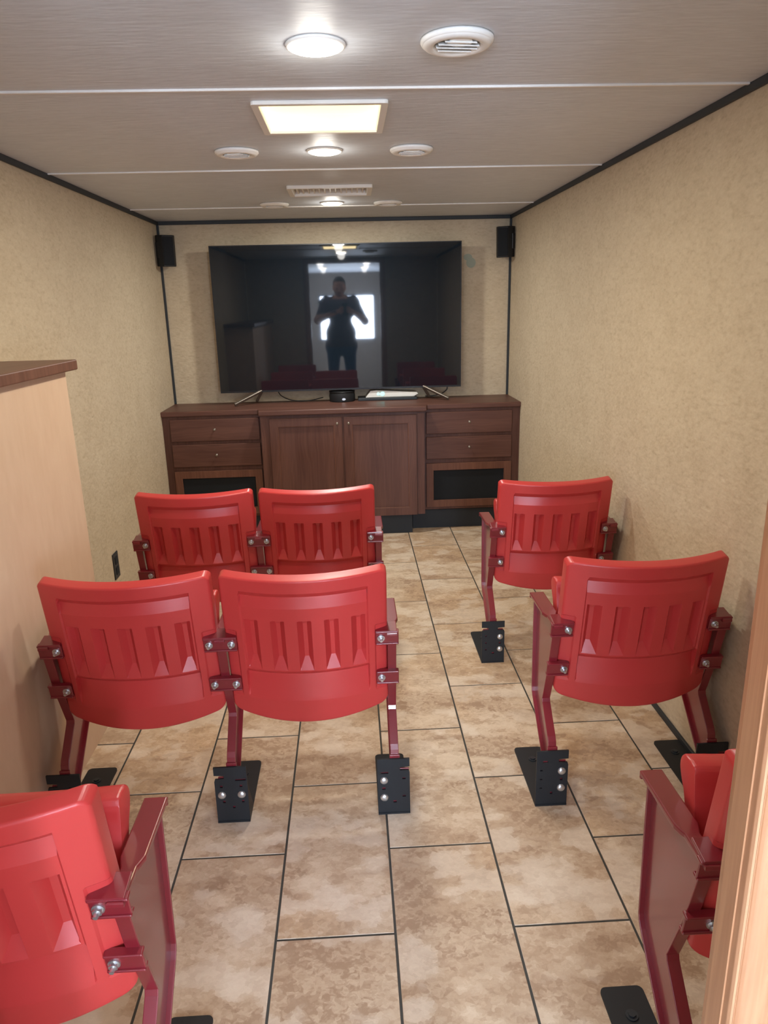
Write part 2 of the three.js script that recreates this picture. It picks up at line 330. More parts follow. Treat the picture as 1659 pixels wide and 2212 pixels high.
{
  const t = thing('roof_vent', 'unlit white rectangular vent with slatted grille in the far ceiling', 'vent');
  const g = ext(roundRect(AV.x0 - 0.025, AV.x1 + 0.025, -AV.z1 - 0.02, -AV.z0 + 0.02, 0.01), 0.012, { holes: [rectPts(AV.x0, AV.x1, -AV.z1, -AV.z0)], bevel: 0.002 }); g.rotateX(-Math.PI / 2); g.translate(0, H - 0.014, 0);
  obj('frame', g, M.white, t);
  well(t, AV, 0.05, M.white);
  obj('back_plate', bx(AV.x0 + 0.004, AV.x1 - 0.004, H + 0.022, H + 0.05, AV.z0 + 0.004, AV.z1 - 0.004), M.white, t);
  for (let i = 0; i < 13; i++) { const x = AV.x0 + 0.02 + i * (AV.x1 - AV.x0 - 0.04) / 12; obj('slat', rbx(x - 0.0035, x + 0.0035, H - 0.004, H + 0.012, AV.z0 + 0.005, AV.z1 - 0.005, 0.001, 1), M.white, t); }
}

// ------------------------------------------------------------------ media cabinets
const VG = { sx: 2, sy: 1 }, HG = { sx: 2, sy: 1, turn: true };
function knob(parent, x, y, z) { const g = lathe([[0.0001, 0.02], [0.007, 0.019], [0.0095, 0.015], [0.008, 0.011], [0.0045, 0.007], [0.005, 0], [0.0001, 0]], 20); g.rotateX(Math.PI / 2); g.translate(x, y, z); return obj('knob', g, M.knob, parent); }
function frameGeo(x0, x1, y0, y1, z, t, w) { const g = ext(rectPts(x0, x1, y0, y1), t - 0.004, { holes: [rectPts(x0 + w, x1 - w, y0 + w, y1 - w)], bevel: 0.002 }); g.translate(0, 0, z + 0.002); return g; }
function drawerCabinet(x0, x1, mirror, label) {
  const t = thing('drawer_cabinet', label, 'cabinet', [(x0 + x1) / 2, 0, -4.89]); const o = -(x0 + x1) / 2, zf = 0, fx0 = x0 + o, fx1 = x1 + o;
  obj('carcass', [bx(fx0, fx1, 0.145, 0.853, ZB + 4.89 + 0.002, zf)], M.wood, t, VG);
  obj('toe_kick', bx(fx0 - (mirror ? 0.083 : 0), fx1, 0, mirror ? 0.134 : 0.145, ZB + 4.89 + 0.002, zf - 0.03), M.toe, t);
  const a = fx0 + (mirror ? 0.012 : 0.05), b = fx1 - (mirror ? 0.055 : 0.012);
  for (const [y0, y1] of [[0.684, 0.832], [0.508, 0.662]]) {
    const d = obj('drawer', rbx(a, b, y0, y1, zf, zf + 0.019, 0.005), M.wood, t, HG);
    knob(d, (a + b) / 2, (y0 + y1) / 2 + 0.005, zf + 0.019);
  }
  const d = obj('grille_door', frameGeo(a, b, 0.165, 0.478, zf, 0.02, 0.05), M.frame, t, VG);
  obj('grille_cloth', bx(a + 0.048, b - 0.048, 0.213, 0.432, zf + 0.001, zf + 0.008), M.cloth, d).userData.label = 'black speaker grille cloth';
  return t;
}
drawerCabinet(XL + 0.002, -0.612, false, 'dark wood drawer cabinet left of the double doors, two drawers over a black grille');
drawerCabinet(0.492, XR - 0.002, true, 'dark wood drawer cabinet right of the double doors, two drawers over a black grille');
{
  const x0 = -0.608, x1 = 0.488, zf = -4.815;
  const t = thing('door_cabinet', 'dark wood two-door cabinet under the middle of the television', 'cabinet', [(x0 + x1) / 2, 0, zf]); const o = -(x0 + x1) / 2;
  obj('carcass', [bx(x0 + o, x1 + o, 0.137, 0.853, ZB - zf + 0.002, 0)], M.wood, t, VG);
  obj('toe_kick', bx(x0 + o, x1 + o - 0.09, 0, 0.137, ZB - zf + 0.002, -0.012), M.toe, t);
  for (const [a, b, hx] of [[-0.548, -0.066, -0.098], [-0.054, 0.432, -0.022]]) {
    const d = obj('door', [frameGeo(a + o, b + o, 0.137, 0.832, 0, 0.02, 0.055), bx(a + o + 0.05, b + o - 0.05, 0.187, 0.782, 0.0005, 0.009)], M.wood, t, VG);
    const lip = 0.006, fx = a + o + 0.053, gx = b + o - 0.053;
    obj('inner_bead', frameGeo(fx, gx, 0.19, 0.779, 0.008, 0.011, lip), M.frame, d, VG);
    knob(d, hx + o, 0.79, 0.02);
  }
  obj('corner_post', [bx(x1 + o - 0.05, x1 + o - 0.004, 0.137, 0.84, 0, 0.006)], M.wood, t, VG);
}
{
  const zs = -4.868, zc = -4.785, r = 0.028;
  const p = [[XL + 0.001, -ZB - 0.001], [XL + 0.001, -zs], [-0.628, -zs], [-0.612, -zc], [0.497, -zc], [0.513, -zs], [XR - 0.001, -zs], [XR - 0.001, -ZB - 0.001]];
  const g = ext(p.reverse(), 0.035 - 0.012, { bevel: 0.006, seg: 3 }); g.rotateX(-Math.PI / 2); g.translate(0, 0.853 + 0.006, 0);
  tag(obj('countertop', g, M.wood, scene, HG), 'long dark wood countertop with a stepped-out middle across all three cabinets', 'countertop');
}
// ------------------------------------------------------------------ television and what lies under it
const TVZ = -5.15;
{
  const x0 = -0.91, x1 = 0.783, y0 = 0.97, y1 = 1.943;
  const t = thing('television', 'large black flat television standing on the dark wood countertop', 'television', [(x0 + x1) / 2, 0.888, TVZ]); const ox = -(x0 + x1) / 2, oy = -0.888;
  obj('housing', [rbx(x0 + ox, x1 + ox, y0 + oy, y1 + oy, -0.03, -0.0015, 0.004), rbx(x0 + ox + 0.25, x1 + ox - 0.25, y0 + oy + 0.06, y1 + oy - 0.3, -0.075, -0.028, 0.012)], M.bezel, t);
  obj('screen', bx(x0 + ox + 0.006, x1 + ox - 0.006, y0 + oy + 0.012, y1 + oy - 0.006, -0.0015, 0), M.screen, t);
  obj('bezel', ext(rectPts(x0 + ox, x1 + ox, y0 + oy, y1 + oy), 0.003, { holes: [rectPts(x0 + ox + 0.006, x1 + ox - 0.006, y0 + oy + 0.012, y1 + oy - 0.006)] }).translate(0, 0, -0.0015), M.bezel, t);
  for (const s of [-1, 1]) {
    const bxp = s < 0 ? -0.622 : 0.512, tip = s < 0 ? -0.805 : 0.683;
    const leg = (xa, ya, za, xb, yb, zb) => { const a = new THREE.Vector3(xa, ya, za), b = new THREE.Vector3(xb, yb, zb), d = b.clone().sub(a), g = new RoundedBoxGeometry(0.022, d.length(), 0.018, 2, 0.006); g.applyQuaternion(new THREE.Quaternion().setFromUnitVectors(new THREE.Vector3(0, 1, 0), d.clone().normalize())); g.translate((xa + xb) / 2, (ya + yb) / 2, (za + zb) / 2); return g; };
    obj('foot', [leg(bxp + ox, y0 + oy + 0.01, -0.012, tip + ox, 0.0125, 0.105), leg(bxp + ox, y0 + oy + 0.01, -0.012, bxp + ox + s * 0.05, 0.0125, -0.06)], M.champagne, t);
  }
}
{
  const t = thing('round_speaker', 'low black round speaker with silver badge under the television', 'speaker', [-0.062, 0.888, -5.185]);
  obj('body', lathe([[0.0001, 0], [0.086, 0], [0.09, 0.004], [0.091, 0.04], [0.088, 0.064], [0.083, 0.07], [0.0001, 0.072]], 40), M.speaker, t);
  const b = cyl(0, 0, 0, 0.009, 0.003, 20); b.rotateX(Math.PI / 2); b.scale(1.4, 0.9, 1); b.translate(0.012, 0.022, 0.0905); obj('badge', b, M.steel, t);
  const b2 = lathe([[0.086, 0.0], [0.0915, 0.0], [0.0915, 0.005], [0.086, 0.005]]); b2.translate(0, 0.066, 0); obj('top_ring', b2, M.bezel, t);
}
tag(obj('receiver', rbx(0.05, 0.47, 0.888, 0.908, -5.28, -5.14, 0.004), M.black), 'flat black box under the white media player, below the television', 'receiver');
{
  const t = thing('media_player', 'slim white media player with two cyan lights under the television', 'media player', [0.28, 0.908, -5.21]);
  const g = ext([[-0.175, 0], [0.17, 0], [0.2, 0.018], [0.19, 0.03], [-0.1, 0.05], [-0.14, 0.046]], 0.08, { bevel: 0.004 }); g.translate(0, 0, -0.04);
  obj('body', g, M.white, t);
  for (const x of [-0.085, -0.055]) { const c = cyl(0, 0, 0, x < -0.07 ? 0.009 : 0.014, 0.004, 18); c.rotateX(Math.PI / 2); c.translate(x, 0.024, 0.045); obj('indicator_light', c, M.led, t); }
}
tag(obj('cable', tube([[-0.52, 0.955, -5.262], [-0.5, 0.93, -5.25], [-0.42, 0.9, -5.21], [-0.3, 0.896, -5.2], [-0.2, 0.91, -5.24]], 0.0035), M.black), 'thin black cable looping left of the round speaker', 'cable');
tag(obj('cable', tube([[0.7, 0.962, -5.275], [0.7, 0.94, -5.275], [0.66, 0.91, -5.272], [0.6, 0.896, -5.27], [0.54, 0.894, -5.275]], 0.0035), M.black), 'thin black cable behind the right television foot', 'cable');

function wallSpeaker(x, y, z, turn, s, label) {
  const t = thing('wall_speaker', label, 'speaker', [x, y, z], 'black speakers in the back corners'); t.rotation.set(0.06, turn, 0, 'YXZ');
  const g = ext([[-0.055, -0.045], [0.055, -0.045], [0.055, 0.02], [0.036, 0.05], [-0.036, 0.05], [-0.055, 0.02]], 0.19, { bevel: 0.004 }); g.rotateX(-Math.PI / 2); g.scale(1, 1, -1);
  const f = orient(g);
  f.translate(0, -0.095, 0);
  obj('housing', f, M.speaker, t);
  obj('grille', rbx(-0.034, 0.034, -0.088, 0.088, 0.048, 0.056, 0.004), M.cloth, t);
  obj('wall_bracket', [rbx(s * 0.05 - 0.006, s * 0.05 + 0.012, -0.045, 0.055, -0.07, 0.02, 0.004)], M.black, t);
}
wallSpeaker(-1.198, 1.92, -5.19, 0.5, -1, 'black wall speaker in the back corner left of the television');
wallSpeaker(1.086, 1.932, -5.19, -0.5, 1, 'black wall speaker in the back corner right of the television');
{
  const s = new THREE.Shape(); s.absellipse(0.848, 1.845, 0.03, 0.022, 0, Math.PI * 2); const s2 = new THREE.Shape(); s2.absellipse(0.87, 1.808, 0.033, 0.034, 0, Math.PI * 2);
  const g = [s, s2].map((q, i) => new THREE.ExtrudeGeometry(q, { depth: 0.0012 + i * 0.0004, bevelEnabled: false, curveSegments: 16 }).translate(0, 0, ZB));
  tag(obj('wall_patch', g, M.sage), 'grey-green patch on the back wall right of the television', 'patch');
}
{
  const t = thing('wall_outlet', 'black outlet plate low on the left wall', 'outlet', [XL, 0.255, -3.65]);
  obj('plate', rbx(0, 0.006, -0.07, 0.07, -0.04, 0.04, 0.003), M.black, t);
  for (const y of [-0.028, 0.028]) obj('socket', rbx(0.005, 0.009, y - 0.02, y + 0.02, -0.018, 0.018, 0.002), M.cloth, t);
}

// ------------------------------------------------------------------ stadium seats
// local axes of a seat: x across, y up, z towards the photographer; z = 0 is the back face of its black floor bracket
function backrestGeo() {
  const w = 0.2385, S = 0.476, A = 10.2 * Math.PI / 180, TH = 0.043, R = 0.0065, slots = [-0.154, -0.077, 0, 0.077, 0.154];
  const xs = new Set(), ss = new Set(), add = (set, ...v) => v.forEach(q => set.add(Math.round(q * 1e5) / 1e5));
  for (let k = 0; k <= 10; k++) { const d = R * (1 - Math.cos(k * Math.PI / 20)); const e = R * (1 - Math.sin(Math.PI / 2 - k * Math.PI / 20)); add(xs, w - e, e - w); add(ss, e, S - e); }
  for (const d of [0.009, 0.012, 0.016, 0.021, 0.027]) { add(xs, w - d, d - w); add(ss, d, S - d); }
  add(xs, -0.2, -0.204, 0.2, 0.204, -0.1835, -0.179, 0.1835, 0.179);
  for (const c of slots) add(xs, c - 0.0205, c - 0.017, c - 0.0135, c - 0.0098, c - 0.006, c + 0.006, c + 0.0098, c + 0.0135, c + 0.017, c + 0.0205);
  add(ss, 0.30338, 0.29475, 0.2856, 0.27627);
  for (let x = -0.0385; x <= 0.04; x += 0.077) add(xs, x); add(xs, -0.1155, 0.1155, -0.058, 0.058, -0.096, 0.096, -0.0193, 0.0193, -0.135, 0.135, -0.19, 0.19, -0.212, 0.212, -0.22, 0.22);
  add(ss, 0.035, 0.041, 0.0515, 0.062, 0.072, 0.084, 0.096, 0.115, 0.135, 0.1375, 0.142, 0.16, 0.18, 0.184, 0.22, 0.25, 0.265, 0.308, 0.312, 0.316, 0.326, 0.336, 0.35, 0.37, 0.39, 0.41, 0.416, 0.419, 0.423, 0.435);
  const X = [...xs].sort((a, b) => a - b), Q = [...ss].sort((a, b) => a - b), nx = X.length, ns = Q.length;
  const lin = (a, b, x) => clamp((x - a) / (b - a));
  function rear(x, s) {
    const ax = Math.abs(x), side = lin(0.1835, 0.179, ax); let e = 0;
    let p = 0;
    if (s > 0.041 && s < 0.42) {
      if (s < 0.062) p = -0.017 * lin(0.041, 0.062, s); else if (s < 0.096) p = -0.017 + 0.0115 * lin(0.062, 0.096, s); else if (s < 0.316) p = -0.0055;
      else if (s < 0.336) p = -0.0055 - 0.0165 * lin(0.316, 0.336, s); else p = -0.022 + 0.022 * lin(0.336, 0.42, s);
      for (const c of slots) { const d = Math.abs(x - c); if (d < 0.0205 && s > 0.1375 && s < 0.312) p = -0.0055 - Math.min(0.0232, (0.0205 - d) * 1.6, (s - 0.1375) * 4, (0.312 - s) * 0.6494); }
      e = p * side;
    }
    if (ax > 0.2 && s > 0.182 && s < 0.417) e -= 0.003 * lin(0.2, 0.204, ax) * lin(0.182, 0.184, s) * lin(0.417, 0.414, s);
    return e;
  }
  const fil = (d) => d >= R ? 0 : R - Math.sqrt(R * R - (R - d) ** 2);
  const corner = (x, r) => { const q = Math.abs(x) - (w - r); return q <= 0 ? 0 : r - Math.sqrt(Math.max(0, r * r - q * q)); };
  const pos = [], idx = [];
  const put = (x, s, front) => {
    const d = Math.min(w - Math.abs(x), s, S - s), dep = front ? -TH + fil(d) : rear(x, s) - fil(d), u = x / w;
    const bot = S + 0.03 * (1 - u * u) - corner(x, 0.026);
    const s2 = s > 0.425 ? 0.425 + (s - 0.425) * (bot - 0.425) / (S - 0.425) : s + corner(x, 0.02) * Math.max(0, 1 - s / 0.05) + 0.004 * (1 - u * u) * Math.max(0, 1 - s / 0.2);
    const B = 0.065 * (1 - u * u);
    pos.push(x, 0.825 - s2 * Math.cos(A) - dep * Math.sin(A), 0.004 - s2 * Math.sin(A) + dep * Math.cos(A) + B);
  };
  for (const front of [false, true]) for (const s of Q) for (const x of X) put(x, s, front);
  const at = (f, j, i) => (f ? nx * ns : 0) + j * nx + i;
  for (let j = 0; j + 1 < ns; j++) for (let i = 0; i + 1 < nx; i++) {
    let a = at(0, j, i), b = at(0, j, i + 1), c = at(0, j + 1, i + 1), d = at(0, j + 1, i);
    const h = (i_, j_) => rear(X[i_], Q[j_]), hm = rear((X[i] + X[i + 1]) / 2, (Q[j] + Q[j + 1]) / 2), ac = Math.abs((h(i, j) + h(i + 1, j + 1)) / 2 - hm), bd = Math.abs((h(i + 1, j) + h(i, j + 1)) / 2 - hm);
    if (ac < bd - 1e-7) idx.push(a, d, c, a, c, b); else idx.push(a, d, b, b, d, c);
    a = at(1, j, i); b = at(1, j, i + 1); c = at(1, j + 1, i + 1); d = at(1, j + 1, i); idx.push(a, b, d, b, c, d);
  }
  const loop = []; for (let i = 0; i < nx; i++) loop.push([0, i]); for (let j = 1; j < ns; j++) loop.push([j, nx - 1]); for (let i = nx - 2; i >= 0; i--) loop.push([ns - 1, i]); for (let j = ns - 2; j > 0; j--) loop.push([j, 0]);
  for (let k = 0; k < loop.length; k++) { const [j, i] = loop[k], [j2, i2] = loop[(k + 1) % loop.length]; idx.push(at(0, j, i), at(0, j2, i2), at(1, j, i), at(0, j2, i2), at(1, j2, i2), at(1, j, i)); }
  const g = new THREE.BufferGeometry(); g.setAttribute('position', new THREE.Float32BufferAttribute(pos, 3)); g.setIndex(idx);
  return toCreasedNormals(g, 0.2);
}
function seatGeo() {                                            // tipped-up seat pan with a rolled front lip
  const ring = new THREE.CatmullRomCurve3([[-0.088, 0.385], [-0.1, 0.43], [-0.118, 0.52], [-0.134, 0.6], [-0.148, 0.66], [-0.152, 0.682], [-0.155, 0.69], [-0.161, 0.6945], [-0.18, 0.697], [-0.2, 0.694], [-0.211, 0.684], [-0.213, 0.668], [-0.203, 0.648], [-0.19, 0.632], [-0.178, 0.6], [-0.16, 0.51], [-0.143, 0.41], [-0.134, 0.375], [-0.11, 0.362]].map(([z, y]) => new THREE.Vector3(0, y, z)), true).getPoints(64).slice(0, 64);
  const hw = 0.221, xs = [], n = ring.length, c = [0.53, -0.155], pos = [], idx = [];
  const ends = [[0, 0.005], [0.001, 0.0028], [0.003, 0.001], [0.006, 0]];
  for (const [d, q] of ends) xs.push([-hw + d, q]); for (let i = 1; i < 8; i++) xs.push([-hw + i * hw / 4, 0]); for (const [d, q] of [...ends].reverse()) xs.push([hw - d, q]);
  for (const [x, q] of xs) for (const p of ring) { const L = Math.hypot(p.y - c[0], p.z - c[1]), f = 1 - q / Math.max(0.02, L), u = x / hw; pos.push(x, c[0] + (p.y - c[0]) * f + 0.008 * u * u * sm(0.6, 0.69, p.y), c[1] + (p.z - c[1]) * f + 0.012 * (1 - u * u) * sm(0.69, 0.4, p.y)); }
  for (let k = 0; k + 1 < xs.length; k++) for (let i = 0; i < n; i++) { const a = k * n + i, b = k * n + (i + 1) % n, e = a + n, f = b + n; idx.push(a, b, e, b, f, e); }
  for (const [k, flip] of [[0, false], [xs.length - 1, true]]) {
    const tri = THREE.ShapeUtils.triangulateShape(ring.map((p, i) => new THREE.Vector2(pos[(k * n + i) * 3 + 2], pos[(k * n + i) * 3 + 1])), []);
    for (const [a, b, d] of tri) flip ? idx.push(k * n + a, k * n + b, k * n + d) : idx.push(k * n + a, k * n + d, k * n + b);
  }
  const g = new THREE.BufferGeometry(); g.setAttribute('position', new THREE.Float32BufferAttribute(pos, 3)); g.setIndex(idx);
  return toCreasedNormals(g, 0.7);
}
// side view of a leg, [z, y]
const FRONT = [[-0.250, 0.612], [-0.247, 0.5], [-0.238, 0.292], [-0.233, 0.276], [-0.222, 0.262], [-0.09, 0.135], [-0.03, 0.075], [-0.012, 0.06]];
const REAR = [[-0.012, 0.612], [-0.052, 0.46], [-0.096, 0.338], [-0.101, 0.325], [-0.097, 0.314], [-0.024, 0.236], [-0.015, 0.222], [-0.012, 0.206]];
function zyExt(pts, width, bevel = 0) { const g = ext(pts.map(([z, y]) => [-z, y]), width - 2 * bevel, { bevel }); g.rotateY(Math.PI / 2); g.translate(-width / 2 + bevel, 0, 0); return g; }   // [z, y] outline, width along x about 0
function ribbon(line, t, side, width) {
  const out = line.map((p, i) => { const a = line[Math.max(0, i - 1)], b = line[Math.min(line.length - 1, i + 1)], dx = b[0] - a[0], dy = b[1] - a[1], l = Math.hypot(dx, dy); return [p[0] - side * dy / l * t, p[1] + side * dx / l * t]; });
  return zyExt([...line, ...out.reverse()], width, 0.0016);
}
const G = {
  back: backrestGeo(), seat: seatGeo(),
  leg: [zyExt([...FRONT.map(([z, y]) => [z + 0.003, y + 0.002]), [-0.014, 0.206], ...[...REAR].reverse().slice(1).map(([z, y]) => [z - 0.003, y])], 0.004), ribbon(FRONT, 0.006, 1, 0.026), ribbon(REAR, 0.006, -1, 0.026), rbx(-0.016, 0.016, 0.03, 0.208, -0.013, -0.0065, 0.002), rbx(-0.044, 0.044, 0.03, 0.16, -0.0125, -0.0066, 0.002)],
};
{
  const o = [[-0.023, 0.264], [0.023, 0.264], [0.023, 0.105], [0.019, 0.092], [0.0145, 0.08], [0.0145, 0.0], [-0.0145, 0.0], [-0.0145, 0.08], [-0.019, 0.092], [-0.023, 0.105]];
  const g = ext(o.reverse(), 0.006, { bevel: 0.003, seg: 3 }); g.rotateX(-Math.PI / 2); g.translate(0, 0.614, 0);
  G.arm = [g, rbx(-0.023, 0.023, 0.604, 0.622, -0.266, -0.258, 0.003)];
}
function tabGeo(y, z, left, right) {                           // channel-shaped lug behind the backrest edge
  const a = left ? -0.048 : -0.02, b = right ? 0.048 : 0.02;
  const gs = [rbx(a, b, -0.022, 0.022, -0.003, 0.003, 0.0025), rbx(a, b, 0.017, 0.0235, -0.012, 0.007, 0.003), rbx(a, b, -0.0235, -0.017, -0.012, 0.007, 0.003)];
  if (y > 0.55) { const p = [[-0.0145, 0.045], [0.0145, 0.045]]; if (right) p.push([b, 0.004]); p.push([b, -0.006], [a, -0.006]); if (left) p.push([a, 0.004]); for (const q of p) q[0] = clamp(q[0], left ? -1 : -0.0145, right ? 1 : 0.0145); const f = ext(p.reverse(), 0.005, { bevel: 0.0015 }); f.rotateX(-Math.PI / 2); f.translate(0, 0.0195, 0); gs.push(f); }
  gs.forEach(g => { g.rotateX(0.18); g.translate(0, y, z); }); return gs;
}
function nutGeo(x, y, z) {
  const parts = [cyl(0, 0.0015, 0, 0.011, 0.003, 20), cyl(0, 0.006, 0, 0.0085, 0.007, 6), cyl(0, 0.012, 0, 0.0048, 0.012, 12, 0.004)];
  return parts.map(g => { g.rotateX(Math.PI / 2 + 0.18); g.translate(x, y, z); return g; });
}
function bracket(parent, x, o) {
  const b = new THREE.Group(); b.name = 'floor_bracket'; b.position.set(x, 0, 0); parent.add(b);
  const plate = ext(roundRect(-0.05, 0.05, -0.002, 0.308, 0.014, 5, [1, 1, 0, 0]), 0.006); plate.rotateX(-Math.PI / 2); obj('base_plate', plate, M.darkSteel, b);
  let pts = [[-0.05, 0.006], [0.05, 0.006]];
  if (o.nr) pts.push([0.05, 0.148], [0.0475, 0.156], [0.02, 0.158], [0.02, 0.168], [0.05, 0.170]); pts.push([0.05, 0.198], [-0.05, 0.198]);
  if (o.nl) pts.push([-0.05, 0.170], [-0.02, 0.168], [-0.02, 0.158], [-0.0475, 0.156], [-0.05, 0.148]);
  const hole = (x, y, w = 0.004, h = 0.004) => rectPts(x - w, x + w, y - h, y + h).reverse();
  const up = ext(pts, 0.006, { holes: o.holes.map(q => hole(...q)) }); up.translate(0, 0, -0.006); obj('upright', up, M.darkSteel, b);
  if (o.gusset) { const g = ext([[0, 0], [0.07, 0], [0.004, 0.125], [0, 0.125]], 0.004); g.rotateY(Math.PI / 2); g.translate(0.046, 0.006, -0.005); obj('gusset', g, M.darkSteel, b); }
  for (const [bxx, by] of o.bolts) { const g = new THREE.SphereGeometry(0.013, 20, 10, 0, Math.PI * 2, 0, Math.PI / 2); g.scale(1, 0.6, 1); g.rotateX(Math.PI / 2); g.translate(bxx, by, 0); obj('bolt', g, M.steel, b); }
  const s = [cyl(0, 0.0075, -0.235, 0.014, 0.003, 24), cyl(0, 0.0105, -0.235, 0.009, 0.005, 6)]; obj('anchor_screw', s, M.steel === undefined ? M.steel : M.anchor, b);
  return b;
}
M.anchor = std({ color: 0x3a3f44, roughness: 0.45, metalness: 0.6 });
const BK = {
  L: { nl: 1, nr: 0, bolts: [[-0.03, 0.1], [0.03, 0.1]], holes: [[-0.03, 0.13], [0.03, 0.13], [-0.025, 0.075], [0.033, 0.075], [0.004, 0.055], [0.03, 0.152, 0.016, 0.003]], gusset: 1 },
  R: { nl: 0, nr: 1, bolts: [[-0.03, 0.124], [-0.03, 0.062]], holes: [[-0.031, 0.094, 0.005, 0.004], [0.003, 0.045, 0.005, 0.004], [0.032, 0.128, 0.005, 0.003], [0.032, 0.064, 0.005, 0.003], [-0.03, 0.15, 0.014, 0.003]] },
  S: { nl: 0, nr: 1, bolts: [[0.03, 0.126], [0.03, 0.065]], holes: [[0.03, 0.096], [0.0, 0.047], [-0.022, 0.16, 0.008, 0.004], [-0.034, 0.13, 0.004, 0.002], [-0.034, 0.098, 0.004, 0.002], [-0.034, 0.066, 0.004, 0.002]] },
  F: { nl: 1, nr: 1, bolts: [[0.03, 0.125], [0.03, 0.066]], holes: [[0.03, 0.095], [0, 0.047, 0.005, 0.004], [-0.032, 0.13, 0.003, 0.003], [-0.032, 0.096, 0.003, 0.003], [-0.032, 0.064, 0.003, 0.003]] },
};
function shared(name, geos, mat, parent) { return obj(name, geos, mat, parent, { uv: false }); }
const cache = {};
function mesh(name, key, geos, mat, parent, x = 0) {            // alike parts share one geometry
  cache[key] ??= (() => { const l = geos().map(clean); return l.length > 1 ? mergeGeometries(l) : l[0]; })();
  const m = new THREE.Mesh(cache[key], mat); m.name = name; m.position.x = x; m.castShadow = m.receiveShadow = true; parent.add(m); return m;
}
function stadiumSeat(name, label, xFirst, z, n, brackets, off = 0, PITCH = 0.5015) {     // n seats joined side by side on n + 1 legs; xFirst = leftmost leg
  const width = n * PITCH, t = thing(name, label, 'stadium seat', [xFirst + width / 2, 0, z], 'red stadium seats');
  const lx = i => -width / 2 + i * PITCH;
  for (let i = 0; i < n; i++) {
    const c = lx(i) + PITCH / 2;
    mesh('backrest', 'back', () => [G.back], M.red, t, c);
    mesh('seat', 'seat', () => [G.seat], M.red, t, c);
  }
  for (let i = 0; i <= n; i++) {
    const L = i > 0, Rr = i < n, k = `${+L}${+Rr}`, leg = mesh('leg', 'leg', () => G.leg, M.redMetal, t, lx(i));
    mesh('armrest', 'arm', () => G.arm, M.redMetal, leg);
    for (const [y, zz] of [[0.603, -0.0155], [0.46, -0.0415]]) {
      mesh('lug', `tab${k}${y}`, () => tabGeo(y, zz, L, Rr), M.redMetal, leg);
      if (L) mesh('bolt', `nut${y}`, () => nutGeo(0, y, zz + 0.003), M.steel, leg, -0.032);
      if (Rr) mesh('bolt', `nut${y}`, () => nutGeo(0, y, zz + 0.003), M.steel, leg, 0.032);
    }
    bracket(t, lx(i) + off, BK[brackets[i]]);
  }
  return t;
}
const ROW = [-2.883, -1.926, -0.978], LX = -0.908, RX = 0.588;
stadiumSeat('double_stadium_seat', 'pair of joined red stadium seats on the left, in the row closest to the cabinets', LX, ROW[0], 2, ['L', 'L', 'R'], -0.005);
stadiumSeat('stadium_seat', 'single red stadium seat on the right, in the row closest to the cabinets', RX, ROW[0], 1, ['F', 'S'], 0, 0.507);
stadiumSeat('double_stadium_seat', 'pair of joined red stadium seats on the left in the middle row', LX, ROW[1], 2, ['L', 'L', 'R'], -0.005);
stadiumSeat('stadium_seat', 'single red stadium seat by the right wall in the middle row', RX, ROW[1], 1, ['S', 'S'], 0, 0.507);
stadiumSeat('stadium_seat', 'red stadium seat cut off by the left picture edge, nearest the viewer', LX - 0.006, ROW[2] + 0.007, 1, ['L', 'R'], 0.002);
stadiumSeat('stadium_seat', 'red stadium seat half hidden behind the wooden door casing', RX - 0.005, ROW[2], 1, ['S', 'S'], -0.006, 0.507);
